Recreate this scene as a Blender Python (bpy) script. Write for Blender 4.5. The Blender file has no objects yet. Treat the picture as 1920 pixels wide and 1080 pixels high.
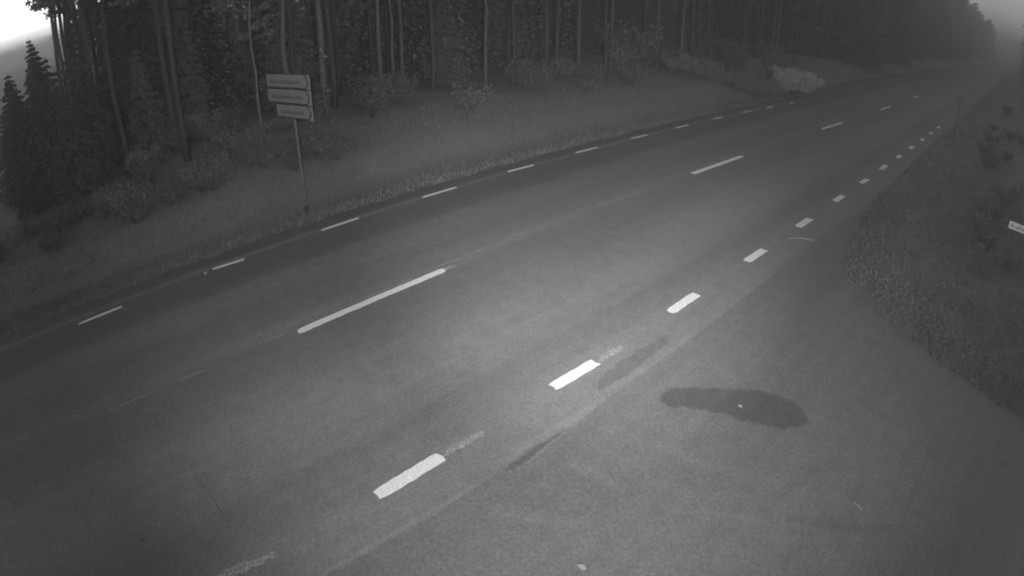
import bpy, bmesh, math, random
import numpy as np
from mathutils import Vector, Matrix

sc = bpy.context.scene
COL = sc.collection
RAD = math.radians
random.seed(7)
rng = np.random.default_rng(7)

# ------------------------------------------------------------------ camera
# wide-angle road camera on a 5.4 m mast: equidistant lens, 1107.8 px/rad at 1920 px
cam_d = bpy.data.cameras.new('camera')
cam = bpy.data.objects.new('camera', cam_d)
COL.objects.link(cam)
sc.camera = cam
R_ = Vector((0.67333653, 0.73931635, -0.00540947))
U_ = Vector((-0.35807254, 0.33250042, 0.87248354))
F_ = Vector((-0.64683999, 0.58553806, -0.48861356))
M = Matrix((R_, U_, -F_)).transposed().to_4x4()
M.translation = Vector((0, 0, 5.3922))
cam.matrix_world = M
cam_d.type = 'PANO'
cam_d.panorama_type = 'FISHEYE_LENS_POLYNOMIAL'
cam_d.sensor_width = 36
cam_d.sensor_fit = 'HORIZONTAL'
cam_d.fisheye_fov = math.pi
cam_d.fisheye_polynomial_k0 = 0
cam_d.fisheye_polynomial_k1 = -(1920 / 36) / 1107.7692
cam_d.fisheye_polynomial_k2 = 0
cam_d.fisheye_polynomial_k3 = 0
cam_d.fisheye_polynomial_k4 = 0
cam_d.clip_start = 0.05
cam_d.clip_end = 6000

# ------------------------------------------------------------------ world: first light before sunrise, seen in infrared grey
SUN_EL, SUN_AZ = RAD(2.0), RAD(96)          # azimuth from +Y towards -X
w = bpy.data.worlds.new('World'); sc.world = w
w.use_nodes = True
nt = w.node_tree; nt.nodes.clear()
sky = nt.nodes.new('ShaderNodeTexSky'); sky.sky_type = 'NISHITA'; sky.sun_disc = False
sky.sun_elevation = SUN_EL; sky.sun_rotation = -SUN_AZ
sky.air_density = 1.0; sky.dust_density = 0.6
bw = nt.nodes.new('ShaderNodeRGBToBW')
bg = nt.nodes.new('ShaderNodeBackground'); bg.inputs['Strength'].default_value = 0.046
wo = nt.nodes.new('ShaderNodeOutputWorld')
nt.links.new(sky.outputs['Color'], bw.inputs['Color'])
nt.links.new(bw.outputs['Val'], bg.inputs['Color'])
nt.links.new(bg.outputs['Background'], wo.inputs['Surface'])

sc.view_settings.view_transform = 'Standard'
sc.view_settings.look = 'None'
sc.view_settings.exposure = 3.0
sc.view_settings.gamma = 1.0
sc.cycles.use_denoising = True
sc.cycles.filter_width = 1.9
sc.cycles.max_bounces = 4
sc.cycles.volume_bounces = 0

# ------------------------------------------------------------------ the camera's own infrared lamp, fixed under it
def ir_lamp(power, cone, aim):
    ld = bpy.data.lights.new('infrared_lamp', 'SPOT')
    lamp = bpy.data.objects.new('infrared_lamp', ld); COL.objects.link(lamp)
    ld.energy = power; ld.spot_size = RAD(cone); ld.spot_blend = 1.0; ld.shadow_soft_size = 0.10
    lamp.location = (2.0, -1.0, 5.66)
    lamp.rotation_euler = (Vector(aim) - lamp.location).to_track_quat('-Z', 'Y').to_euler()
ir_lamp(1200, 43.6, (-9.93, 11.53, 0))      # narrow beam of the lamp
ir_lamp(700, 92, (-15.0, 14.7, 0))          # its wide spill

# ------------------------------------------------------------------ helpers
def tag(o, label=None, cat=None, group=None, kind=None):
    if label: o['label'] = label
    if cat: o['category'] = cat
    if group: o['group'] = group
    if kind: o['kind'] = kind
    return o

def link(name, me, mat, parent=None):
    o = bpy.data.objects.new(name, me); COL.objects.link(o)
    if mat and not me.materials: me.materials.append(mat)
    if parent: o.parent = parent
    return o

def empty(name, loc, rz=0):
    o = bpy.data.objects.new(name, None); COL.objects.link(o)
    o.location = loc; o.rotation_euler = (0, 0, rz); o.empty_display_size = 0.3
    return o

def mesh_np(name, V, F):
    """V (n,3), F (m,k) numpy arrays, k-gons of one size"""
    me = bpy.data.meshes.new(name)
    n, (m, k) = len(V), F.shape
    me.vertices.add(n); me.vertices.foreach_set('co', np.ascontiguousarray(V, dtype=np.float32).ravel())
    me.loops.add(m * k); me.loops.foreach_set('vertex_index', np.ascontiguousarray(F, dtype=np.int32).ravel())
    me.polygons.add(m)
    me.polygons.foreach_set('loop_start', np.arange(0, m * k, k, dtype=np.int32))
    me.update(calc_edges=True); me.validate()
    return me

class MB:
    def __init__(s): s.v = []; s.f = []
    def box(s, c, d, rz=0, taper=1.0):
        cx, cy, cz = c; dx, dy, dz = (q / 2 for q in d); b = len(s.v); ca, sa = math.cos(rz), math.sin(rz)
        for z, t in ((-dz, 1), (dz, taper)):
            for x, y in ((-dx, -dy), (dx, -dy), (dx, dy), (-dx, dy)):
                x *= t; y *= t
                s.v.append((cx + x * ca - y * sa, cy + x * sa + y * ca, cz + z))
        s.f += [tuple(b + i for i in q) for q in ((0, 3, 2, 1), (4, 5, 6, 7), (0, 1, 5, 4), (1, 2, 6, 5), (2, 3, 7, 6), (3, 0, 4, 7))]
    def tube(s, pts, rad, n=8, cap=True):
        pts = [Vector(p) for p in pts]; b = len(s.v)
        for i, p in enumerate(pts):
            d = (pts[min(i + 1, len(pts) - 1)] - pts[max(i - 1, 0)]).normalized()
            a = d.orthogonal().normalized() if abs(d.z) < .9 else Vector((1, 0, 0)); a = (a - d * a.dot(d)).normalized(); c = d.cross(a)
            r = rad[i] if isinstance(rad, (list, tuple)) else rad
            for k in range(n):
                t = 2 * math.pi * k / n; s.v.append(tuple(p + a * math.cos(t) * r + c * math.sin(t) * r))
        for i in range(len(pts) - 1):
            for k in range(n):
                q = b + i * n; s.f.append((q + k, q + (k + 1) % n, q + n + (k + 1) % n, q + n + k))
        if cap:
            s.f.append(tuple(b + k for k in range(n))[::-1]); s.f.append(tuple(b + (len(pts) - 1) * n + k for k in range(n)))
    def poly(s, pts):
        b = len(s.v); s.v += [tuple(p) for p in pts]; s.f.append(tuple(range(b, b + len(pts))))
    def prism(s, outline, fr, h0, h1):
        """outline in 2D mapped by fr(u, v, w); extruded w from h0 to h1"""
        b = len(s.v); n = len(outline)
        for h in (h0, h1):
            for u, v in outline: s.v.append(tuple(fr(u, v, h)))
        s.f.append(tuple(b + i for i in range(n))[::-1]); s.f.append(tuple(b + n + i for i in range(n)))
        for i in range(n): s.f.append((b + i, b + (i + 1) % n, b + n + (i + 1) % n, b + n + i))
    def build(s, name, mat, parent=None, smooth=False):
        me = bpy.data.meshes.new(name); me.from_pydata(s.v, [], s.f); me.update()
        bm = bmesh.new(); bm.from_mesh(me); bmesh.ops.recalc_face_normals(bm, faces=bm.faces); bm.to_mesh(me); bm.free()
        if smooth: me.polygons.foreach_set('use_smooth', [True] * len(me.polygons))
        return link(name, me, mat, parent)

# ------------------------------------------------------------------ materials (infrared: all grey)
def new_mat(name, rough=0.9, spec=0.2):
    m = bpy.data.materials.new(name); m.use_nodes = True
    b = m.node_tree.nodes['Principled BSDF']
    b.inputs['Roughness'].default_value = rough
    b.inputs['Specular IOR Level'].default_value = spec
    return m, m.node_tree, b

def math_n(nt, op, a, b=None, c=None, clamp=False):
    n = nt.nodes.new('ShaderNodeMath'); n.operation = op; n.use_clamp = clamp
    for i, x in enumerate((a, b, c)):
        if x is None: continue
        if isinstance(x, (int, float)): n.inputs[i].default_value = x
        else: nt.links.new(x, n.inputs[i])
    return n.outputs[0]

def noise(nt, scale, detail=4, rough=.6, co=None, stretch=None):
    tc = nt.nodes.new('ShaderNodeTexCoord'); src = tc.outputs['Object']
    if stretch:
        mp = nt.nodes.new('ShaderNodeMapping'); mp.inputs['Scale'].default_value = stretch
        nt.links.new(src, mp.inputs['Vector']); src = mp.outputs['Vector']
    n = nt.nodes.new('ShaderNodeTexNoise'); n.inputs['Scale'].default_value = scale
    n.inputs['Detail'].default_value = detail; n.inputs['Roughness'].default_value = rough
    nt.links.new(src, n.inputs['Vector'])
    return n.outputs['Fac']

def grey(name, base, var=0.25, scale=3.0, rough=.9, spec=.2, fine=0, bump=0, stretch=None, obj_random=0):
    """grey material: base * (1 + var*(noise-.5)*2) with optional fine grain and bump"""
    m, nt, b = new_mat(name, rough, spec)
    n1 = noise(nt, scale, 5, .65, stretch=stretch)
    v = math_n(nt, 'MULTIPLY_ADD', n1, 4 * var * base, base * (1 - 2 * var))
    if fine:
        n2 = noise(nt, fine, 2, .5)
        v = math_n(nt, 'MULTIPLY', v, math_n(nt, 'MULTIPLY_ADD', n2, 1.0, .5))
    if obj_random:
        oi = nt.nodes.new('ShaderNodeObjectInfo')
        v = math_n(nt, 'MULTIPLY', v, math_n(nt, 'MULTIPLY_ADD', oi.outputs['Random'], obj_random * 2, 1 - obj_random))
    v = math_n(nt, 'MAXIMUM', v, 0.004)
    cc = nt.nodes.new('ShaderNodeCombineColor')
    for i in range(3): nt.links.new(v, cc.inputs[i])
    nt.links.new(cc.outputs[0], b.inputs['Base Color'])
    if bump:
        bp = nt.nodes.new('ShaderNodeBump'); bp.inputs['Strength'].default_value = bump; bp.inputs['Distance'].default_value = .02
        nt.links.new(noise(nt, fine or 40, 4, .7), bp.inputs['Height']); nt.links.new(bp.outputs[0], b.inputs['Normal'])
    return m

def asphalt(name, base, bands=None, x0=-13.0, x1=-3.7, grain=1.1, patch=None):
    m, nt, b = new_mat(name, .88, .25)
    tc = nt.nodes.new('ShaderNodeTexCoord'); sep = nt.nodes.new('ShaderNodeSeparateXYZ'); nt.links.new(tc.outputs['Object'], sep.inputs[0])
    big = noise(nt, .35, 4, .6, stretch=(1, .35, 1)); mid = noise(nt, 3.2, 5, .7); streak = noise(nt, 1.0, 4, .65, stretch=(5.5, .22, 1))
    g1 = noise(nt, 36, 3, .8); g2 = noise(nt, 17, 4, .8)
    v = math_n(nt, 'MULTIPLY_ADD', big, .5, .75)
    v = math_n(nt, 'MULTIPLY', v, math_n(nt, 'MULTIPLY_ADD', mid, .55, .72))
    v = math_n(nt, 'MULTIPLY', v, math_n(nt, 'MULTIPLY_ADD', streak, .34, .83))
    v = math_n(nt, 'MULTIPLY', v, math_n(nt, 'MULTIPLY_ADD', g1, grain, 1 - grain / 2))
    v = math_n(nt, 'MULTIPLY', v, math_n(nt, 'MULTIPLY_ADD', g2, 1.1, .45))
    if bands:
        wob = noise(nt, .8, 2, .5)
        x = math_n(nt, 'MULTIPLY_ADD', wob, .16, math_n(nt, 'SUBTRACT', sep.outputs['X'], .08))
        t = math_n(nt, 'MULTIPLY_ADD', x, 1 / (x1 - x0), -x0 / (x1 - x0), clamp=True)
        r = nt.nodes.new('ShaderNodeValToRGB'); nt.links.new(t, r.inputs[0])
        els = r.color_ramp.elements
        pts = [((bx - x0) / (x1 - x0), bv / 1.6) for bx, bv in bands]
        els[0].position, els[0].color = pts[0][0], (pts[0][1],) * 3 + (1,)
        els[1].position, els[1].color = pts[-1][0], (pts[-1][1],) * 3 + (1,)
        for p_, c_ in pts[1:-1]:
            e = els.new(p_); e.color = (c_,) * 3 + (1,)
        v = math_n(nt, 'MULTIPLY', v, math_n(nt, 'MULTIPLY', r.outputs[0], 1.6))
    v = math_n(nt, 'MULTIPLY', v, base)
    if patch:                                   # a stain or repair whose strength fades at its own ragged border (mesh attribute "cover")
        at = nt.nodes.new('ShaderNodeAttribute'); at.attribute_name = 'cover'
        a = math_n(nt, 'ADD', math_n(nt, 'MULTIPLY', at.outputs['Fac'], 1.7), math_n(nt, 'MULTIPLY_ADD', noise(nt, 7, 5, .8), 3.0, -1.85), clamp=True)
        a = math_n(nt, 'MULTIPLY', a, math_n(nt, 'MULTIPLY', at.outputs['Fac'], 2.5, clamp=True))
        v = math_n(nt, 'MULTIPLY', v, math_n(nt, 'MULTIPLY_ADD', a, patch - 1, 1.0))
    cc = nt.nodes.new('ShaderNodeCombineColor')
    for i in range(3): nt.links.new(v, cc.inputs[i])
    nt.links.new(cc.outputs[0], b.inputs['Base Color'])
    bp = nt.nodes.new('ShaderNodeBump'); bp.inputs['Strength'].default_value = .7; bp.inputs['Distance'].default_value = .012
    nt.links.new(g1, bp.inputs['Height']); nt.links.new(bp.outputs[0], b.inputs['Normal'])
    return m

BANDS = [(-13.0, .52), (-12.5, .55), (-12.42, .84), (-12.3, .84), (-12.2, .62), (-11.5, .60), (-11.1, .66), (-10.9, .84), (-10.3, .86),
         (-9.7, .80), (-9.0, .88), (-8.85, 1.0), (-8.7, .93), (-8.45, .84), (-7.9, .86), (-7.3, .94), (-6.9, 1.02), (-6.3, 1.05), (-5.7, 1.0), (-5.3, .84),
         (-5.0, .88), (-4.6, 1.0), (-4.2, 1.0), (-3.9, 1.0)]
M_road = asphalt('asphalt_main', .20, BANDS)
M_side = asphalt('asphalt_side', .165, None, grain=1.2)
M_soil = grey('soil_and_litter', .21, .18, .5, fine=14, bump=.6)
M_paint = grey('white_road_paint', .76, .22, 30, rough=.7, fine=70)
M_worn = grey('worn_road_paint', .34, .3, 14, fine=60)
M_wornthin = grey('faint_road_paint', .27, .2, 8, fine=60)
def patchy(mat, lo):
    m = mat.copy(); nt = m.node_tree; b = nt.nodes['Principled BSDF']
    tc = nt.nodes.new('ShaderNodeTexCoord')
    nt.links.new(math_n(nt, 'MULTIPLY_ADD', noise(nt, 30, 4, .75), 3.2, lo, clamp=True), b.inputs['Alpha']); return m
M_wornT = patchy(M_worn, -.75); M_wornthinT = patchy(M_wornthin, -.35)
M_grass = grey('grass_blades', .19, .16, .45, rough=.85, obj_random=0)
M_weed = grey('weed_leaves', .18, .30, .8, rough=.8)
M_trunk = grey('pine_bark', .09, .30, 2.5, stretch=(1, 1, .3), fine=12, bump=.7, obj_random=.25)
M_birch = grey('pale_bark', .145, .30, 3.0, stretch=(1, 1, 1.6), fine=10, obj_random=.15)
M_needle = grey('needles', .17, .25, 1.2, rough=.85, obj_random=.2)
M_spruce = grey('spruce_needles', .15, .25, 1.2, rough=.85, obj_random=.2)
M_leaf = grey('shrub_leaves', .16, .3, 1.0, rough=.8, obj_random=.2)
M_dimbush = grey('dim_bush_leaves', .24, .3, 2.0, rough=.8)
M_palebush = grey('pale_bush_leaves', .52, .3, 2.0, rough=.8)
M_wood = grey('far_wood_needles', .24, .3, .2, rough=.9)
M_galv = grey('galvanised_steel', .13, .1, 8, rough=.6, spec=.5)
M_signface = grey('sign_face', .225, .05, 5, rough=.6)
M_signdark = grey('sign_dark_edge', .05, .05, 5, rough=.6)
M_signtext = grey('sign_faded_text', .12, .25, 14, rough=.6)
M_white = grey('white_sign_face', .90, .02, 5, rough=.42)
M_white.node_tree.nodes['Principled BSDF'].inputs['Metallic'].default_value = .55   # reflective sheeting
M_black = grey('black_sign_letters', .03, .02, 5, rough=.6)
M_twig = grey('pale_twig', .36, .1, 6)

P_damp = asphalt('damp_asphalt', .165, None, grain=1.2, patch=.60)
P_tar = asphalt('tar_repair', .20, BANDS, patch=.74); P_crust = asphalt('crumbled_pale_asphalt', .20, BANDS, patch=1.12)
P_darkseam = asphalt('dark_seam', .20, BANDS, patch=.62)
P_scuff = asphalt('scuffed_asphalt', .165, None, grain=1.2, patch=1.16); P_shade = asphalt('oily_asphalt', .165, None, grain=1.2, patch=.84)
# ------------------------------------------------------------------ setting: ground, roads
def jag(x, amp, f, seed):
    r = random.Random(seed); ph = [r.uniform(0, 6.28) for _ in range(5)]
    return lambda t: x + amp * sum(math.sin(t * f * (1.0 + .83 * k) + ph[k]) / (1 + .5 * k) for k in range(5)) / 2.2

g = MB()
N = 90
def gz(x, y):
    z = -.05
    if x < -13.4: z += -.45 * math.exp(-((x + 15.2) / 1.3) ** 2) + .9 * max(0, min(1, (-16.5 - x) / 6)) * (.8 + .2 * math.sin(y * .21))
    if x > -3.0 and y > 12: z += .25 * math.exp(-((x - 1.5) / 2.2) ** 2) * min(1, (y - 12) / 6)
    return z
xs = [-3000, -1200, -500, -250, -130, -90, -60] + [-48 + i * 1.0 for i in range(78)] + [40, 70, 120, 300, 1000, 3000]
ys = [-2500, -800, -300, -120, -60, -30] + [-20 + i * 1.2 for i in range(90)] + [100, 130, 180, 260, 400, 700, 1300, 2600, 4500]
me = bpy.data.meshes.new('ground')
vv = [(x, y, gz(x, y)) for y in ys for x in xs]
nx = len(xs)
ff = [(j * nx + i, j * nx + i + 1, (j + 1) * nx + i + 1, (j + 1) * nx + i) for j in range(len(ys) - 1) for i in range(nx - 1)]
me.from_pydata(vv, [], ff); me.update(); me.polygons.foreach_set('use_smooth', [True] * len(ff))
tag(link('ground', me, M_soil), kind='structure')

edgeL = jag(-12.95, .07, 2.6, 3)
edgeR = jag(-3.72, .05, 2.2, 5)
def strip(name, fl, fr_, y0, y1, dy, z, mat):
    n = int((y1 - y0) / dy); v = []; f = []
    for i in range(n + 1):
        y = y0 + i * dy; v += [(fl(y), y, z), (fr_(y), y, z)]
    for i in range(n): f.append((2 * i, 2 * i + 1, 2 * i + 3, 2 * i + 2))
    me = bpy.data.meshes.new(name); me.from_pydata(v, [], f); me.update()
    return link(name, me, mat)
# main road: near part finely ragged, running on dead straight to the horizon
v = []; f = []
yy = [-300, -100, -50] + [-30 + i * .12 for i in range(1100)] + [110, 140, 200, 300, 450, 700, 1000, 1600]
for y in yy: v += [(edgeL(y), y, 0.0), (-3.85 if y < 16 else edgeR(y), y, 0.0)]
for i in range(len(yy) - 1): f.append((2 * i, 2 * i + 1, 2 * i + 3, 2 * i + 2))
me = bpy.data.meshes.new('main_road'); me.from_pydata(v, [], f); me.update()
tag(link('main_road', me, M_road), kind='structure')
# side road mouth
rnd = random.Random(11)
curve = [(-3.75, 40), (-3.74, 30), (-3.66, 24), (-3.5, 19), (-3.36, 16), (-3.2, 14.2), (-2.85, 12.8), (-2.28, 11.75), (-1.3, 10.9), (-.1, 10.3), (1.1, 9.9), (2.2, 9.65), (4, 9.4), (8, 9.2), (40, 9.0)]
def dense(c, step, amp):
    out = []
    for (a, b), (c_, d) in zip(c[:-1], c[1:]):
        n = max(1, int(math.hypot(c_ - a, d - b) / step))
        for i in range(n):
            t = i / n; out.append((a + (c_ - a) * t + rnd.uniform(-amp, amp), b + (d - b) * t + rnd.uniform(-amp, amp)))
    out.append(c[-1]); return out
sr = dense(curve, .14, .025)
m_ = MB(); m_.poly([(x, y, -.004) for x, y in [(-4.2, 40)] + sr + [(40, -12), (-4.2, -12)]])
tag(m_.build('side_road', M_side), kind='structure')

def blob(name, pts, z, mat, cell=.05, amp=.02, inset=.15):
    """thin sheet of small cells filling an outline; "cover" rises from 0 at the border to 1 at the depth of inset"""
    P = np.array(dense(pts + [pts[0]], .12, amp)[:-1]); Q = np.roll(P, -1, 0)
    x0, y0 = P.min(0) - cell; x1, y1 = P.max(0) + cell
    gx = np.arange(x0, x1 + cell, cell); gy = np.arange(y0, y1 + cell, cell); X, Y = np.meshgrid(gx, gy)
    x, y = X.ravel()[:, None], Y.ravel()[:, None]
    cr_ = ((P[:, 1] > y) != (Q[:, 1] > y)) & (x < (Q[:, 0] - P[:, 0]) * (y - P[:, 1]) / (Q[:, 1] - P[:, 1] + 1e-12) + P[:, 0])
    ins = cr_.sum(1) % 2 == 1
    D = Q - P; t = np.clip(((x - P[:, 0]) * D[:, 0] + (y - P[:, 1]) * D[:, 1]) / ((D ** 2).sum(1) + 1e-12), 0, 1)
    d = np.sqrt((x - P[:, 0] - t * D[:, 0]) ** 2 + (y - P[:, 1] - t * D[:, 1]) ** 2).min(1)
    cov = np.where(ins, np.minimum(1, d / inset), 0.0)
    W = len(gx); f = []
    for r in range(len(gy) - 1):
        for c in range(W - 1):
            k = (r * W + c, r * W + c + 1, (r + 1) * W + c + 1, (r + 1) * W + c)
            if ins[list(k)].any(): f.append(k)
    used = sorted({i for k in f for i in k}); m_ = {i: n for n, i in enumerate(used)}
    me = bpy.data.meshes.new(name); me.from_pydata([(float(X.ravel()[i]), float(Y.ravel()[i]), z) for i in used], [], [tuple(m_[i] for i in k) for k in f]); me.update()
    at = me.attributes.new('cover', 'FLOAT', 'POINT'); at.data.foreach_set('value', [float(cov[i]) for i in used])
    return link(name, me, mat)
pud = [(-3.42, 5.92), (-3.36, 6.16), (-3.22, 6.32), (-2.9, 6.64), (-2.61, 6.88), (-2.3, 7.1), (-2.02, 7.24), (-1.75, 7.24), (-1.51, 7.13), (-1.36, 7.03), (-1.29, 6.88), (-1.31, 6.72), (-1.44, 6.60), (-1.66, 6.45), (-1.91, 6.31), (-2.2, 6.2), (-2.5, 6.07), (-2.8, 5.93), (-3.11, 5.73), (-3.3, 5.75)]
tag(blob('damp_patch', pud, .002, P_damp, .05, .04, .11), kind='structure')
tag(blob('tar_patch', [(-4.07, 5.25), (-3.96, 5.45), (-3.96, 6.1), (-4.0, 7.0), (-4.1, 7.35), (-4.24, 7.28), (-4.30, 6.5), (-4.30, 5.8), (-4.2, 5.4)], .004, P_tar, .04, .02, .07), kind='structure')
tag(blob('tar_patch', [(-3.80, 3.2), (-3.70, 3.45), (-3.74, 3.9), (-3.78, 4.4), (-3.83, 4.4), (-3.87, 3.9), (-3.85, 3.4)], .006, P_darkseam, .02, .015, .05), kind='structure')
tag(blob('crumbled_edge', [(-3.85, 3.05), (-3.83, 3.6), (-3.80, 4.2), (-3.80, 4.7), (-3.84, 5.25), (-3.92, 5.2), (-4.0, 4.5), (-4.04, 3.8), (-3.98, 3.2)], .003, P_crust, .02, .02, .07), kind='structure')
tag(blob('crumbled_edge', [(-3.87, .3), (-3.84, 1.2), (-3.82, 2.2), (-3.82, 3.0), (-3.88, 2.9), (-3.92, 2.0), (-3.93, 1.0)], .003, P_crust, .02, .012, .04), kind='structure')
tag(blob('stain', [(-5.66, -.97), (-5.6, -.90), (-5.52, -.94), (-5.57, -1.02)], .003, P_darkseam, .02, .008, .03), kind='structure')
# pale scuffs and darker oily streaks where traffic turns into the side road
for i, (kind_, pts_) in enumerate([
    ('l', [(-2.9, 4.9), (-2.2, 5.0), (-1.4, 5.2), (-1.3, 5.4), (-2.0, 5.35), (-2.9, 5.15)]),
    ('l', [(-2.3, 4.0), (-1.5, 4.35), (-.7, 4.9), (-.75, 5.15), (-1.6, 4.7), (-2.4, 4.2)]),
    ('d', [(-1.35, 5.75), (-.8, 5.95), (-.5, 6.2), (-.75, 6.3), (-1.3, 6.05)]),
    ('d', [(-.9, 4.9), (0, 5.3), (.7, 5.75), (.6, 6.0), (-.2, 5.6), (-1.0, 5.15)]),
    ('l', [(-3.6, 3.9), (-3.2, 3.8), (-2.6, 4.0), (-2.7, 4.25), (-3.3, 4.2)]),
    ('l', [(-3.5, 2.6), (-2.9, 2.9), (-2.3, 3.4), (-2.5, 3.6), (-3.1, 3.15), (-3.6, 2.85)])]):
    tag(blob('scuff', pts_, .0015 + .0006 * i, P_scuff if kind_ == 'l' else P_shade, .05, .05, .22), kind='structure')
cr = [(-6.85, 0.0), (-6.4, .06), (-6.01, .08), (-5.6, .12), (-5.16, .14)]
tag(blob('crack', [(x, y + .012) for x, y in cr] + [(x, y - .012) for x, y in cr[::-1]], .003, P_darkseam, .008, .004, .012), kind='structure')

# ------------------------------------------------------------------ road markings, each one a sheet of paint of its own
L_D = [((-12.04, -1.04), (-12.06, -.03)), ((-12.23, 2.21), (-12.16, 2.98)), ((-12.30, 5.03), (-12.31, 6.06)), ((-12.35, 8.03), (-12.34, 9.11)), ((-12.39, 11.08), (-12.35, 12.08)), ((-12.41, 14.11), (-12.38, 15.12)),
       ((-12.39, 17.07), (-12.36, 18.06)), ((-12.34, 20.04), (-12.32, 21.0)), ((-12.33, 23.1), (-12.30, 24.0)), ((-12.28, 26.0), (-12.26, 26.95)), ((-12.18, 28.6), (-12.17, 29.5)), ((-12.12, 31.6), (-12.12, 32.5))]
R_D = [((-4.49, 1.88), (-4.52, 2.85)), ((-4.56, 4.9), (-4.54, 5.84)), ((-4.58, 7.93), (-4.59, 8.85)), ((-4.58, 10.94), (-4.57, 11.84)), ((-4.55, 13.88), (-4.54, 14.78)), ((-4.53, 16.9), (-4.53, 17.74)),
       ((-4.5, 19.78), (-4.47, 20.61)), ((-4.47, 22.59), (-4.47, 23.59)), ((-4.44, 25.58), (-4.43, 26.36)), ((-4.41, 28.43), (-4.39, 29.38)), ((-4.38, 31.5), (-4.38, 32.4)), ((-4.36, 34.5), (-4.36, 35.4)), ((-4.34, 37.5), (-4.34, 38.4))]
C_D = [((-8.50, 2.72), (-8.60, 5.95)), ((-8.66, 15.26), (-8.62, 18.63)), ((-8.5, 26.94), (-8.4, 30.04)), ((-8.3, 38.25), (-8.28, 41.2)), ((-8.3, 50.2), (-8.3, 53.2))]
ORD = ['first', 'second', 'third', 'fourth', 'fifth', 'sixth', 'seventh', 'eighth', 'ninth', 'tenth', 'eleventh', 'twelfth', 'thirteenth']
def dash(a, b, wdt, mat, label, group, z=.008, amp=.008, soft=.03):
    a = Vector(a + (0,)); b = Vector(b + (0,)); d = (b - a); L = d.length; d.normalize(); n = Vector((d.y, -d.x, 0))
    k = max(4, int(L / .09)); out = []
    out += [a + n * (wdt / 2 - .02) + d * rnd.uniform(-.03, .02)]
    out += [a + d * (L * i / k) + n * (wdt / 2 + rnd.uniform(-amp, amp)) for i in range(1, k)]
    out += [b + n * wdt / 2 + d * rnd.uniform(-soft, soft), b + n * wdt * .1 + d * rnd.uniform(-soft, soft) * 1.4, b - n * (wdt / 2 - .01) + d * rnd.uniform(-soft, soft)]
    out += [a + d * (L * i / k) - n * (wdt / 2 + rnd.uniform(-amp, amp)) for i in range(k - 1, 0, -1)]
    out += [a - n * (wdt / 2 - .02) + d * rnd.uniform(-soft, soft), a + n * wdt * .05 + d * rnd.uniform(-soft, soft)]
    mid = (a + b) / 2
    m = MB(); m.prism([((p - mid).x, (p - mid).y) for p in out], lambda u, v, w: (u, v, w), 0.0, .003)
    if mat is M_worn or mat is M_wornthin:
        m.v = [(x, y, .003) for x, y, _ in m.v[:len(out)]]; m.f = [tuple(range(len(out)))]
        mat = {True: M_wornT, False: M_wornthinT}[mat is M_worn]
    o = m.build('road_marking', mat); o.location = (mid.x, mid.y, z - .003)
    return tag(o, label, 'road marking', group)
for i, (a, b) in enumerate(L_D):
    dash(a, b, .10, M_paint, '%s short white edge-line dash from the left end, beside the grass verge' % ORD[i], 'short dashes of the far edge line')
for i, (a, b) in enumerate(R_D):
    dash(a, b, .19, M_paint, '%s short broad white dash from the bottom of the near edge line' % ORD[i], 'broad dashes of the near edge line')
CL = ['long solid white centre-line bar, nearest and longest in the road', 'long white centre-line bar halfway up the road, second of its row', 'small distant white centre-line bar, third of its row', 'tiny faint centre-line bar, fourth of its row', 'tiniest centre-line bar, farthest of its row near the horizon']
for i, (a, b) in enumerate(C_D):
    dash(a, b, .165, M_paint, CL[i], 'long bars of the centre line')
# worn old paint left beyond the newer dashes
for i, (a, b, wd) in enumerate([((-4.535, 5.9), (-4.50, 6.5), .12), ((-4.54, 2.9), (-4.51, 3.5), .11), ((-4.50, -.25), (-4.45, .42), .13)]):
    dash(a, b, wd, M_worn, ['worn grey paint remnant just above the brightest broad dash', 'patchy worn paint remnant just above the lowest broad dash', 'worn faded grey dash cut off by the bottom edge'][i], 'worn remnants of old edge-line paint', z=.0055, amp=.03, soft=.08)
GH = [((-8.53, -.9), (-8.53, .0)), ((-8.53, .35), (-8.53, .95)), ((-8.66, 1.95), (-8.60, 2.5)), ((-8.69, 3.4), (-8.74, 5.3)), ((-8.81, 5.95), (-8.79, 6.5)), ((-8.80, 6.85), (-8.81, 7.2)), ((-8.80, 7.5), (-8.81, 7.8)), ((-8.83, 8.1), (-8.83, 8.4))]
for i, (a, b) in enumerate(GH):
    dash(a, b, .035, M_worn if i > 3 else M_wornthin, '%s thin faint line remnant from the left along the road centre' % ORD[i], 'thin remnants of the old centre line', z=.0055, amp=.006)
dash((-8.62, 5.9), (-8.60, 6.2), .11, M_worn, 'ragged worn stub at the far end of the nearest centre bar', 'worn remnants of old centre-line paint', z=.0055, amp=.03, soft=.06)
# small things lying on the asphalt
t = MB(); t.tube([(-.18, 5.89, .006), (-.10, 5.87, .014), (-.03, 5.84, .006)], .006, 5); tag(t.build('twig', M_twig), 'thin pale twig lying on the dark side road at lower right', 'twig')
t = MB(); t.tube([(-4.41, 12.98, .006), (-4.2, 13.22, .012), (-3.91, 13.39, .006)], .010, 5); tag(t.build('twig', M_worn), 'thin curved pale stick lying below a broad dash at the road edge', 'twig')
t = MB(); t.prism([(-.05, -.02), (.03, -.035), (.06, .01), (0, .035)], lambda u, v, w: (-2.17 + u, 2.93 + v, w), 0, .02); tag(t.build('stone', M_twig), 'small pale stone on the asphalt at the bottom edge', 'stone')
t = MB(); t.prism([(-.04, -.03), (.04, -.03), (.05, .02), (-.02, .04)], lambda u, v, w: (-12.15 + u, 2.01 + v, w), 0, .03); tag(t.build('stone', M_twig), 'small pale stone beside the second edge-line dash', 'stone')
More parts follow.
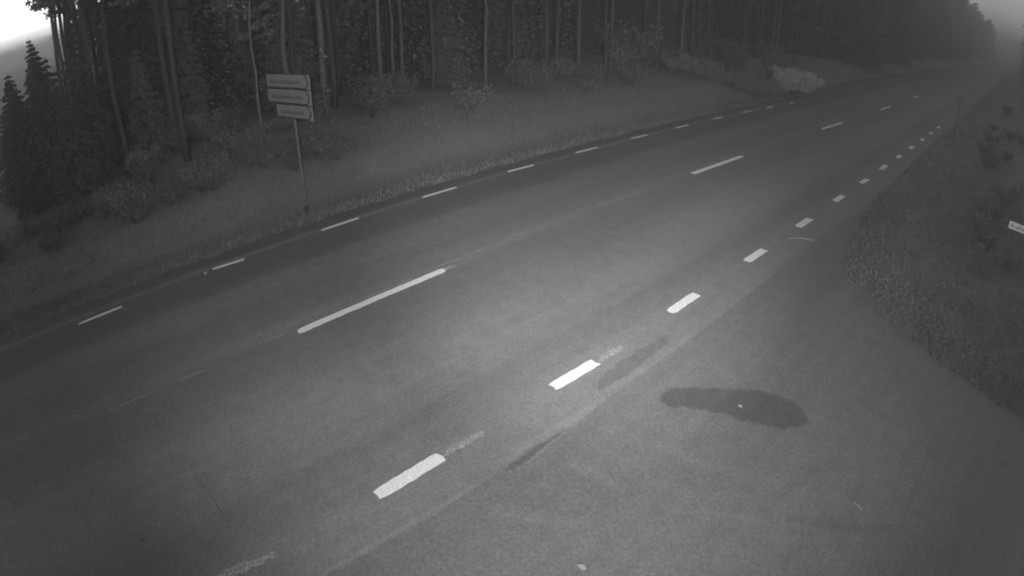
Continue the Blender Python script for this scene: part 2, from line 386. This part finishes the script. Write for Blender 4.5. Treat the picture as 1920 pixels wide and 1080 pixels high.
t = MB(); t.prism([(-.03, -.015), (.03, -.02), (.035, .01), (-.01, .02)], lambda u, v, w: (-2.33 + u, 6.52 + v, w), 0, .02); tag(t.build('stone', M_twig), 'tiny pale stone lying on the dark damp patch', 'stone')

# ------------------------------------------------------------------ direction sign with three arrow boards
sg = empty('direction_sign', (-14.80, 5.66, gz(-14.8, 5.66)), math.atan2(.46, 1.91))
tag(sg, 'pale roadside direction sign of three stacked arrow boards on a thin pole', 'road sign')
z0 = gz(-14.8, 5.66)
p_ = MB(); p_.tube([(0, .05, -.1), (0, .05, 3.35 - z0)], .038, 10); p_.build('pole', M_galv, sg)
p_ = MB(); p_.tube([(0, .05, -.02), (0, .05, .22)], .06, 10); p_.build('pole_base', M_signdark, sg)
WL, WR = -1.07, .90
rows = [(3.09, 3.47, WL), (2.67, 3.06, WL), (2.27, 2.64, WL + .36)]
for i, (zb, zt, xl) in enumerate(rows):
    bx = MB(); bx.box(((xl + WR) / 2, 0, (zb + zt) / 2 - z0), (WR - xl, .03, zt - zb))
    bd = bx.build('arrow_board', M_signface, sg)
    zm = (zb + zt) / 2 - z0; h = (zt - zb) / 2
    fr = lambda u, v, w: (u, w, v)
    def bar(a, b, t_, nm='arrow_outline'):
        a = Vector(a); b = Vector(b); d = (b - a).normalized(); n = Vector((-d.y, d.x)) * t_ / 2
        m.prism([a + n, b + n, b - n, a - n], fr, -.0185, -.0152)
    m = MB()
    bar((WR - .19, zm + h), (WR - .04, zm), .042); bar((WR - .04, zm), (WR - .19, zm - h), .042)
    m.build('arrow_outline', M_signdark, bd)
    m = MB(); m.prism([(xl, zm - h), (WR - .18, zm - h), (WR - .18, zm - h + .045), (xl, zm - h + .045)], fr, -.0178, -.0150)
    m.build('board_border', M_signdark, bd)
    m = MB(); x = xl + .17; r2 = random.Random(20 + i)          # lettering too faded to read: soft uneven strokes
    while x < WR - .38:
        ww = r2.uniform(.03, .055); hh = r2.uniform(.07, .13)
        m.prism([(x, zm - .06), (x + ww, zm - .06), (x + ww, zm - .06 + hh), (x, zm - .06 + hh)], fr, -.0172, -.0149); x += ww + .014
    m.build('faded_lettering', M_signtext, bd)
for zb, zt, xl in rows:
    m = MB(); m.box((0, .035, (zb + zt) / 2 - z0), (.5, .02, .05)); m.build('bracket', M_galv, sg)

# ------------------------------------------------------------------ street-name sign at the right edge
ss = empty('street_name_sign', (.52, 14.95, gz(.52, 14.95)))
tag(ss, 'white street name sign with black letters at the right edge of the picture', 'street sign')
zs = gz(.42, 14.95)
p_ = MB(); p_.tube([(0, 0, -.1), (0, 0, 1.74 - zs)], .02, 8); p_.build('pole', M_signtext, ss)
m = MB(); m.box((.09 + .46, -.03, 1.60 - zs), (.92, .02, .175)); bd = m.build('name_board', M_white, ss)
cu = bpy.data.curves.new('lettering', 'FONT'); cu.body = 'Kraftve'; cu.size = .14; cu.extrude = .001; cu.space_character = 1.05
tmp = bpy.data.objects.new('lettering_tmp', cu); COL.objects.link(tmp)
bpy.context.view_layer.update()
me = bpy.data.meshes.new_from_object(tmp); bpy.data.objects.remove(tmp)
o = link('lettering', me, M_black, bd); o.rotation_euler = (RAD(90), 0, 0); o.location = (.135, -.043, 1.553 - zs)
ss.rotation_euler = (RAD(-7), 0, 0)

# ------------------------------------------------------------------ narrow marker post in the right verge
mp_ = empty('marker_post', (-3.0, 35.0, gz(-3, 35)))
tag(mp_, 'thin roadside post with a small pale plate in the dark right verge', 'road post')
p_ = MB(); p_.tube([(0, 0, -.1), (0, 0, 2.35)], .035, 8); p_.build('pole', M_galv, mp_)
m = MB(); m.box((0, -.045, 2.25), (.30, .02, .30)); m.build('plate', M_signface, mp_)
m = MB(); m.box((0, -.045, 1.2), (.10, .02, .55)); m.build('reflector_strip', M_signface, mp_)

# ------------------------------------------------------------------ foliage helpers
def leaf_quads(P, size, rs=rng, up=0.0, aspect=1.0):
    n = len(P); a = rs.normal(size=(n, 3)); a[:, 2] *= (1 - up * .6); a /= np.linalg.norm(a, axis=1)[:, None] + 1e-9
    b = rs.normal(size=(n, 3)); b -= (b * a).sum(1)[:, None] * a; b /= np.linalg.norm(b, axis=1)[:, None] + 1e-9
    s = (size * rs.uniform(.6, 1.4, n))[:, None]
    V = np.stack([P - a * s * aspect, P - b * s * .45, P + a * s * aspect, P + b * s * .45], 1).reshape(-1, 3)
    return V, np.arange(4 * n).reshape(n, 4)

def clump_points(n, centre, rad, rs=rng):
    d = rs.normal(size=(n, 3)); d /= np.linalg.norm(d, axis=1)[:, None]
    r = rs.uniform(0, 1, n) ** .45
    return np.array(centre) + d * r[:, None] * np.array(rad)

def pine_proto(h, crown0, seed, bark, loc, nclump=26, dens=110):
    """tall bare trunk, stubs of dead limbs, ragged crown of needle clumps"""
    r = random.Random(seed); rs = np.random.default_rng(seed)
    root = empty('pine_tree', loc)
    bend = [(r.uniform(-.12, .12) * i, r.uniform(-.12, .12) * i) for i in range(9)]
    pts = [(bend[i][0] * .25, bend[i][1] * .25, -.3 + (h + .2) * i / 8) for i in range(9)]
    rad = [.105 * (1 - .085 * i) * h / 14 + .02 for i in range(9)]; rad[0] *= 1.25
    m = MB(); m.tube(pts, rad, 8)
    def tip(z): 
        t_ = (z + .3) / (h + .2) * 8; i = min(7, int(t_)); q = t_ - i
        return Vector(pts[i]).lerp(Vector(pts[i + 1]), q)
    for k in range(9):
        z = r.uniform(1.5, crown0); a = r.uniform(0, 6.28); p = tip(z); L = r.uniform(.3, 1.1)
        m.tube([p, p + Vector((math.cos(a) * L * .6, math.sin(a) * L * .6, .02)), p + Vector((math.cos(a) * L, math.sin(a) * L, -.08))], [.022, .014, .006], 4)
    P = []
    for k in range(nclump):
        f = (k + r.random()) / nclump; z = crown0 + (h + .3 - crown0) * f
        ext = (1.9 * math.sin(math.pi * min(1, .22 + f * .72)) + .15) * r.uniform(.6, 1.15) * h / 14
        a = r.uniform(0, 6.28); p = tip(min(z, h)); q = p + Vector((math.cos(a) * ext, math.sin(a) * ext, ext * .18))
        m.tube([p, p.lerp(q, .55) + Vector((0, 0, -.05)), q], [.045, .03, .01], 5)
        rr = .55 * h / 14
        P.append(clump_points(dens, q, (rr * r.uniform(.9, 1.5), rr * r.uniform(.9, 1.5), rr * .55), rs))
        P.append(clump_points(dens // 3, p.lerp(q, .6), (rr, rr, rr * .4), rs))
    m.build('trunk', bark, root, smooth=True)
    V, F = leaf_quads(np.concatenate(P), .12, rs)
    link('crown', mesh_np('crown', V, F), M_needle, root)
    return root

def spruce_proto(h, seed, loc, low=.25, spread=.24):
    """conifer with boughs drooping nearly to the ground"""
    r = random.Random(seed); rs = np.random.default_rng(seed)
    root = empty('spruce_tree', loc)
    m = MB(); m.tube([(0, 0, -.3), (0, 0, h * .5), (0, 0, h)], [.014 * h, .008 * h, .01], 7)
    P = []; z = low
    while z < h - .15:
        f = z / h; L0 = spread * h * (1 - f) ** .85 + .12; nb = 7 if f < .7 else 5; a0 = r.uniform(0, 6.28)
        for k in range(nb):
            a = a0 + k * 6.283 / nb + r.uniform(-.3, .3); L = L0 * r.uniform(.6, 1.12); d = Vector((math.cos(a), math.sin(a), 0))
            pts = [Vector((0, 0, z)), d * L * .5 + Vector((0, 0, z - .04 * L)), d * L + Vector((0, 0, z - .30 * L))]
            m.tube(pts, [.02, .013, .004], 4)
            n = int(50 + 130 * L); t = rs.uniform(.15, 1, n); base = np.array([tuple(pts[0].lerp(pts[2], q)) for q in t])
            side = rs.normal(size=n) * .16 * L * (1.15 - t); nn = np.array((-d.y, d.x, 0))
            base += nn * side[:, None]; base[:, 2] += -abs(rs.normal(size=n)) * .10 * L * .8 + .05
            P.append(base)
        z += r.uniform(.28, .42) * (h / 9) ** .5
    m.build('trunk', M_trunk, root, smooth=True)
    V, F = leaf_quads(np.concatenate(P), .05 * (h / 8) ** .4, rs, up=.2, aspect=1.9)
    link('crown', mesh_np('crown', V, F), M_spruce, root)
    return root

def shrub_proto(h, wd, seed, loc, mat, name='shrub', leaf=.06, n=1600):
    r = random.Random(seed); rs = np.random.default_rng(seed)
    root = empty(name, loc); m = MB(); P = []
    for k in range(11):
        a = r.uniform(0, 6.28); L = wd * r.uniform(.2, 1) * .5; z = h * r.uniform(.55, 1)
        q = Vector((math.cos(a) * L, math.sin(a) * L, z)); m.tube([(0, 0, -.1), (q.x * .4, q.y * .4, z * .5), q], [.018, .012, .004], 4)
        for f in (1, .75, .5):
            P.append(clump_points(n // 33, (q.x * f, q.y * f, q.z * f), (wd * .17, wd * .17, h * .15), rs))
    m.build('stems', M_trunk, root)
    V, F = leaf_quads(np.concatenate(P), leaf, rs, aspect=1.2); V[:, 2] = np.maximum(V[:, 2], .0)
    link('foliage', mesh_np('foliage', V, F), mat, root)
    return root

def copy_thing(root, loc, rz, s, label=None):
    c = root.copy(); COL.objects.link(c); c.location = loc; c.rotation_euler = (0, 0, rz); c.scale = (s, s, s)
    for ch in root.children:
        d = ch.copy(); COL.objects.link(d); d.parent = c
    if label: c['label'] = label
    return c

# ------------------------------------------------------------------ forest along the left side
LG = 'pines standing in the roadside forest'
near_pines = [ # x, y, kind, scale, label
    (-21.0, 7.95, 'b', 1.0, 'pale slim trunk rising just above the left top corner of the direction sign'),
    (-21.5, 8.45, 'a', .9, 'slim dark trunk directly above the direction sign, right of its pale twin'),
    (-21.2, 9.55, 'b', 1.15, 'thick pale trunk just right of the direction sign'),
    (-22.2, 10.4, 'a', 1.0, 'dark trunk right behind the thick pale one beside the sign'),
    (-21.4, 12.2, 'b', .9, 'pale trunk left of a close pair above the verge'),
    (-22.0, 13.2, 'b', .75, 'slimmer pale trunk right of a close pair above the verge'),
    (-22.5, 15.6, 'a', 1.0, 'dark trunk standing alone between the close pair and the picture middle'),
    (-21.6, 18.0, 'b', .85, 'slim pale trunk at the top middle of the picture'),
    (-22.2, 25.2, 'b', .8, 'slim pale trunk between the top middle and the large pale bush'),
    (-20.4, 6.55, 'b', .55, 'thin pale young trunk left of the direction sign, half its height'),
    (-20.6, 3.7, 'a', 1.0, 'dark trunk well left of the direction sign'),
    (-20.9, 1.6, 'a', .9, 'dark trunk at the far left of the forest edge'),
]
protos = {
    'a': [pine_proto(14.0, 6.8, 101, M_trunk, (-26, 5, 0)), pine_proto(13.2, 7.6, 102, M_trunk, (-25, 12, 0)), pine_proto(14.6, 6.2, 103, M_trunk, (-27, 20, 0))],
    'b': [pine_proto(13.4, 7.2, 104, M_birch, (-24.5, 15.2, 0), 24, 90), pine_proto(12.6, 6.5, 105, M_birch, (-26.5, 27, 0), 24, 90)],
}
LAB = 'slender pine with dark bark among the crowded trunks of the roadside forest'
for k in protos:
    for o in protos[k]:
        tag(o, LAB, 'tree', LG); o.location.z = gz(o.location.x, o.location.y)
sp = [spruce_proto(9.5, 201, (-25.5, 3, 0)), spruce_proto(7.0, 202, (-24.2, 9.5, 0)), spruce_proto(4.6, 203, (-23.5, 17, 0), .12, .28)]
SG, SLAB = 'spruces filling the roadside forest', 'dense dark spruce with drooping boughs filling the gap between forest trunks'
for o in sp: tag(o, SLAB, 'tree', SG); o.location.z = gz(o.location.x, o.location.y)
for i, (x, y, k, s, lab) in enumerate(near_pines):
    c = copy_thing(protos[k][i % len(protos[k])], (x, y, gz(x, y)), random.uniform(0, 6.28), s, lab)
placed = [(x, y) for x, y, *_ in near_pines] + [tuple(o.location[:2]) for k in protos for o in protos[k]] + [tuple(o.location[:2]) for o in sp]
def free(x, y, d): return all((x - a) ** 2 + (y - b) ** 2 > d * d for a, b in placed)
n_ = 0; tries = 0
while n_ < 100 and tries < 9000:                       # the wood's edge, thick near the camera
    tries += 1
    y = 1.0 + 60 * random.random() ** 1.25; x = -20.5 - 17 * random.random() ** 1.1
    if not free(x, y, 1.5): continue
    placed.append((x, y)); n_ += 1
    r = random.random()
    if r < .42 and x < -25.5: copy_thing(random.choice(sp), (x, y, gz(x, y)), random.uniform(0, 6.28), random.uniform(.75, 1.15))
    else: copy_thing(random.choice(protos['a'] if random.random() < .75 else protos['b']), (x, y, gz(x, y)), random.uniform(0, 6.28), random.uniform(.8, 1.15))
yv = 60.0; cnt = 0
while yv < 640 and cnt < 120:                         # along the straight to the horizon
    for row in range(2):
        x = -19.5 - row * 4 - random.uniform(0, 2.5); yy_ = yv + random.uniform(-2, 2)
        src = random.choice(sp[:2] + protos['a']); cnt += 1
        copy_thing(src, (x, yy_, gz(x, yy_)), random.uniform(0, 6.28), random.uniform(1.15, 1.5) * (1.5 if src in sp else 1))
    yv += 3.2 + (yv - 60) * .022
# right-hand side, only seen far off beside the notch of sky
RG = 'trees far off along the right side of the road'
yv = 90.0
while yv < 560:
    src = random.choice(sp[:2] + protos['a'][:1]); x = 2.6 - 2.8 * min(1, (yv - 90) / 250) + random.uniform(0, 1.6)
    c = copy_thing(src, (x, yv, gz(x, yv)), random.uniform(0, 6.28), random.uniform(.9, 1.25), 'dark conifer far along the right side of the road')
    c['group'] = RG; yv += 6 + (yv - 70) * .05

for x, y, k, q in [(-22.5, .7, 'a', .95), (-26, .5, 'a', 1.0), (-30.5, .4, 'b', 1.0), (-36, .3, 'a', 1.1), (-43, .0, 'a', 1.1), (-51, -.3, 'a', 1.1), (-60, -.5, 'a', 1.15)]:
    copy_thing(protos[k][0], (x, y, gz(x, y)), random.uniform(0, 6.28), q, 'ragged pine at the open left end of the forest against the bright sky')
# young spruces stepping down at the left end of the wood
HED = [(-21.8, .5, 1, .85), (-21.6, 2.6, 2, .9), (-23.4, 4.6, 1, .8), (-20.8, -.3, 2, .95), (-20.9, -1.2, 2, .8), (-20.7, -2.0, 2, .66), (-22.4, -.6, 1, .66), (-22.6, -1.8, 2, .85), (-22.8, -2.6, 2, .7),
       (-24.6, -.9, 1, .68), (-25.0, -2.2, 2, .9), (-27.4, -1.1, 1, .72), (-28.2, -2.6, 2, .9), (-31.5, -1.4, 1, .76), (-32.0, -2.9, 2, .95), (-36.5, -1.7, 1, .8), (-42.0, -2.0, 1, .85)]
for x, y, k, q in HED:
    copy_thing(sp[k], (x, y, gz(x, y)), random.uniform(0, 6.28), q, 'low bushy young spruce at the open left end of the forest')
# the wood behind, a closed mass of conifers: stuff
def wood(name, pts, label, seed):
    rs = np.random.default_rng(seed); Vs = []
    for x, y, h in pts:
        near = x > -44 and y < 75; n = 900 if near else 60; f = rs.uniform(0.02, 1, n) ** (1.2 if near else .9); a = rs.uniform(0, 6.28, n); L = (.19 if near else .24) * h * (1 - f) + .2
        rr = L * rs.uniform(.35, 1, n); P = np.stack([x + np.cos(a) * rr, y + np.sin(a) * rr, f * h - .3], 1)
        V, _ = leaf_quads(P, .10 if near else .40 + .018 * h * 1.5, rs, up=.4, aspect=1.25); Vs.append(V)
    V = np.concatenate(Vs); link_o = link(name, mesh_np(name, V, np.arange(len(V)).reshape(-1, 4)), M_wood)
    return tag(link_o, label, 'forest', kind='stuff')
pts = []
for i in range(1150):
    y = random.uniform(1.5, 190) if i < 800 else random.uniform(150, 620)
    x = -27.5 - 48 * random.random() ** 1.5 if y < 150 else -28 - 20 * random.random()
    if y < 4 and x > -60: x -= 0
    pts.append((x, y, random.uniform(9, 14) if y < 60 else random.uniform(8, 11.5)))
wood('far_wood', pts, 'dark mass of conifers closing the view behind the roadside trees', 31)
pts = [(random.uniform(-30, 5) , random.uniform(650, 760), random.uniform(5, 8)) for i in range(90)]
pts += [(6.5 + random.uniform(0, 14), random.uniform(60, 560), random.uniform(8, 12)) for i in range(220)]
wood('far_wood', pts, 'distant dark wood around the end of the straight road', 32)

# shrubs at the wood's edge and in the right verge
sh = [shrub_proto(1.7, 2.0, 301, (-20.2, 11.0, 0), M_leaf), shrub_proto(1.1, 1.5, 302, (-19.0, 15.0, 0), M_leaf)]
for o in sh: o.location.z = gz(o.location.x, o.location.y)
tag(sh[0], 'waist-high leafy bush at the wood edge right of the direction sign', 'shrub', 'bushes at the edge of the wood')
tag(sh[1], 'low leafy bush on the grass verge below the forest', 'shrub', 'bushes at the edge of the wood')
BL = 'ordinary grey leafy bush in the undergrowth along the wood edge'
spec_sh = [(-20.4, 27.3, 1.75, 'large pale bush standing tall at the wood edge right of the top middle'), (-19.6, 19.5, .9, 'pale tufty bush below the slim trunk at the top middle'),
           (-18.6, 36.0, 1.3, 'grey bush behind the row of pale tufts'), (-17.2, 40.0, 1.2, 'grey bush just beyond the broad pale bush')]
for x, y, s, lab in spec_sh: copy_thing(sh[0], (x, y, gz(x, y)), random.uniform(0, 6), s, lab)
for i in range(46):
    y = -.5 + 52 * random.random(); x = -18.9 - 3.6 * random.random()
    copy_thing(random.choice(sh), (x, y, gz(x, y)), random.uniform(0, 6), random.uniform(.45, 1.05), BL)
for i in range(22):
    y = 14.5 + 60 * random.random() ** 1.5; x = -1.6 + 4.2 * random.random()
    c = copy_thing(sh[1], (x, y, gz(x, y)), random.uniform(0, 6), random.uniform(.4, .9), 'low dark bush among the weeds of the right verge'); c['group'] = 'bushes in the right verge'
pb = shrub_proto(1.75, 3.2, 303, (-13.4, 35.3, -.05), M_palebush, leaf=.055, n=4200)
tag(pb, 'pale mottled broad bush standing far off at the left road edge', 'shrub')
PT = []
for x, y, q, lab in [(-15.3, 34.4, .5, 'first pale tuft left of the broad pale bush, nearest to it'), (-16.8, 33.6, .58, 'second pale tuft left of the broad pale bush'), (-18.2, 32.6, .66, 'third pale tuft left of the broad pale bush'), (-19.6, 31.6, .75, 'fourth pale tuft left of the broad pale bush, at the wood edge')]:
    c = copy_thing(pb, (x, y, gz(x, y)), random.uniform(0, 6), q, lab); c['group'] = 'pale tufts beside the broad pale bush'; PT.append(c)
for c in PT:                                         # these are darker leaved than the broad one
    for ch in [o for o in COL.objects if o.parent is c and o.name.startswith('foliage')]:
        ch.data = ch.data.copy() if ch.data.users > 5 else ch.data
        ch.material_slots[0].link = 'OBJECT'; ch.material_slots[0].material = M_dimbush
for i in range(30):                                  # low undergrowth creeping out over the verge at the left
    y = -4 + 13 * random.random(); x = -17.2 - 2.4 * random.random()
    c = copy_thing(sh[i % 2], (x, y, gz(x, y) - .1), random.uniform(0, 6), random.uniform(.35, .7), 'low dark undergrowth bush on the verge left of the direction sign'); c['group'] = 'undergrowth bushes left of the direction sign'
# thin sapling with a few pale leaves right of the direction sign
sap = empty('sapling', (-17.6, 7.9, gz(-17.6, 7.9))); tag(sap, 'thin sapling with a few pale leaves just right of the direction sign', 'sapling')
m = MB(); m.tube([(0, 0, -.1), (.1, 0, 1.2), (.05, .05, 2.6), (0, 0, 3.6)], [.015, .012, .009, .004], 5)
for z, dx in ((2.1, .25), (2.7, -.2), (3.2, .22)): m.tube([(.05, 0, z), (dx, .05, z + .2)], [.006, .003], 4)
m.build('stem', M_trunk, sap)
P = np.concatenate([clump_points(6, c, (.05, .05, .05)) for c in ((.25, .05, 2.3), (-.2, .05, 2.9), (.22, .05, 3.4), (0, 0, 3.6))])
V, F = leaf_quads(P, .045); link('leaves', mesh_np('leaves', V, F), M_twig, sap)

# ------------------------------------------------------------------ grass and weeds: stuff
def blades(XY, hmin, hmax, wd, seed, lean=.5):
    rs = np.random.default_rng(seed); n = len(XY)
    zb = np.array([gz(x, y) for x, y in XY]); h = rs.uniform(hmin, hmax, n); a = rs.uniform(0, 6.28, n); l = rs.normal(size=(n, 2)) * lean * h[:, None]
    dx, dy = np.cos(a) * wd, np.sin(a) * wd
    B1 = np.stack([XY[:, 0] - dx, XY[:, 1] - dy, zb], 1); B2 = np.stack([XY[:, 0] + dx, XY[:, 1] + dy, zb], 1); T = np.stack([XY[:, 0] + l[:, 0], XY[:, 1] + l[:, 1], zb + h], 1)
    return np.stack([B1, B2, T], 1).reshape(-1, 3)
def clumpy(n, x0, x1, y0, y1, seed, keep=.45, p=1.0):
    rs = np.random.default_rng(seed); c = np.stack([rs.uniform(x0, x1, n // 22), y0 + (y1 - y0) * rs.uniform(0, 1, n // 22) ** p], 1)
    i = rs.integers(0, len(c), int(n * (1 - keep))); A = c[i] + rs.normal(size=(len(i), 2)) * .16
    B = np.stack([rs.uniform(x0, x1, n - len(A)), y0 + (y1 - y0) * rs.uniform(0, 1, n - len(A)) ** p], 1)
    return np.concatenate([A, B])
XY = clumpy(140000, -20.5, -13.0, -8, 200, 1, keep=.7, p=2.2)
el = np.array([edgeL(y) for y in XY[:, 1]]); XY = XY[XY[:, 0] < el + .02]
V1 = blades(XY, .05, .20, .010, 2)
XY = clumpy(2600, -13.5, -12.9, -8, 60, 3, .2, 1.4); el = np.array([edgeL(y) for y in XY[:, 1]]); XY = XY[(XY[:, 0] < el + .05)]
V2 = blades(XY, .04, .17, .012, 4, .8)
V = np.concatenate([V1, V2]); tag(link('grass', mesh_np('grass', V, np.arange(len(V)).reshape(-1, 3)), M_grass), 'long pale grass covering the verge between far road edge and forest', 'grass', kind='stuff')
cx, cy = np.array([c[0] for c in sr]), np.array([c[1] for c in sr])
def in_right(XY, marg=0):
    o = np.argsort(cx); xe = cx[o]; ye = cy[o]
    yb = np.interp(XY[:, 0], xe, ye); far = (XY[:, 1] > 15.5) & (XY[:, 0] > -3.6 + marg)
    return ((XY[:, 1] > yb + marg) & (XY[:, 0] > -3.3)) | far
XY = clumpy(110000, -3.7, 4, 9.2, 260, 5, keep=.6, p=2.9); XY = XY[in_right(XY, -.04)]
V1 = blades(XY, .06, .26, .010, 6)
tag(link('grass', mesh_np('grass', V1, np.arange(len(V1)).reshape(-1, 3)), M_grass), 'rough dark grass of the right verge beyond the side road', 'grass', kind='stuff')
# broad-leaved weeds hugging the curved kerbless edge of the side road
P = []
for (x, y) in dense(curve[3:13], .20, .10):
    nx_, ny_ = .25 + abs(rnd.gauss(0, .45)), .2 + abs(rnd.gauss(0, .4))
    if rnd.random() < .9: P.append(clump_points(26, (x + nx_, y + ny_, .06 + rnd.random() * .12), (.20, .20, .10 + .12 * rnd.random())))
    if rnd.random() < .7: P.append(clump_points(22, (x + .06, y + .06, .03), (.12, .12, .05)))
for i in range(420):
    x = -3.2 + 5.6 * rnd.random(); y = 10.2 + 16 * rnd.random() ** 1.3
    if in_right(np.array([[x, y]]), .1)[0]: P.append(clump_points(22, (x, y, .15 + .2 * rnd.random()), (.26, .26, .18)))
P = np.concatenate(P); P[:, 2] = np.maximum(P[:, 2], 0)
P = np.concatenate([P, P + rng.normal(size=P.shape) * .05]); P[:, 2] = np.maximum(P[:, 2], 0)
V, F = leaf_quads(P, .03); tag(link('weeds', mesh_np('weeds', V, F), M_weed), 'leafy weeds crowding the curved edge of the side road', 'weeds', kind='stuff')

# ------------------------------------------------------------------ haze
HZ = 0.0050
if HZ:
    m = bpy.data.materials.new('haze'); m.use_nodes = True; n_t = m.node_tree; n_t.nodes.clear()
    out = n_t.nodes.new('ShaderNodeOutputMaterial'); pv = n_t.nodes.new('ShaderNodeVolumePrincipled')
    pv.inputs['Color'].default_value = (.85, .85, .85, 1); pv.inputs['Density'].default_value = HZ; pv.inputs['Anisotropy'].default_value = 0.6
    n_t.links.new(pv.outputs[0], out.inputs['Volume'])
    hb = MB(); hb.box((0, 1000, 9), (6200, 7200, 22)); o = hb.build('haze', m); tag(o, kind='stuff')
    tag(o, 'thin grey morning haze lying over road and forest', 'haze')
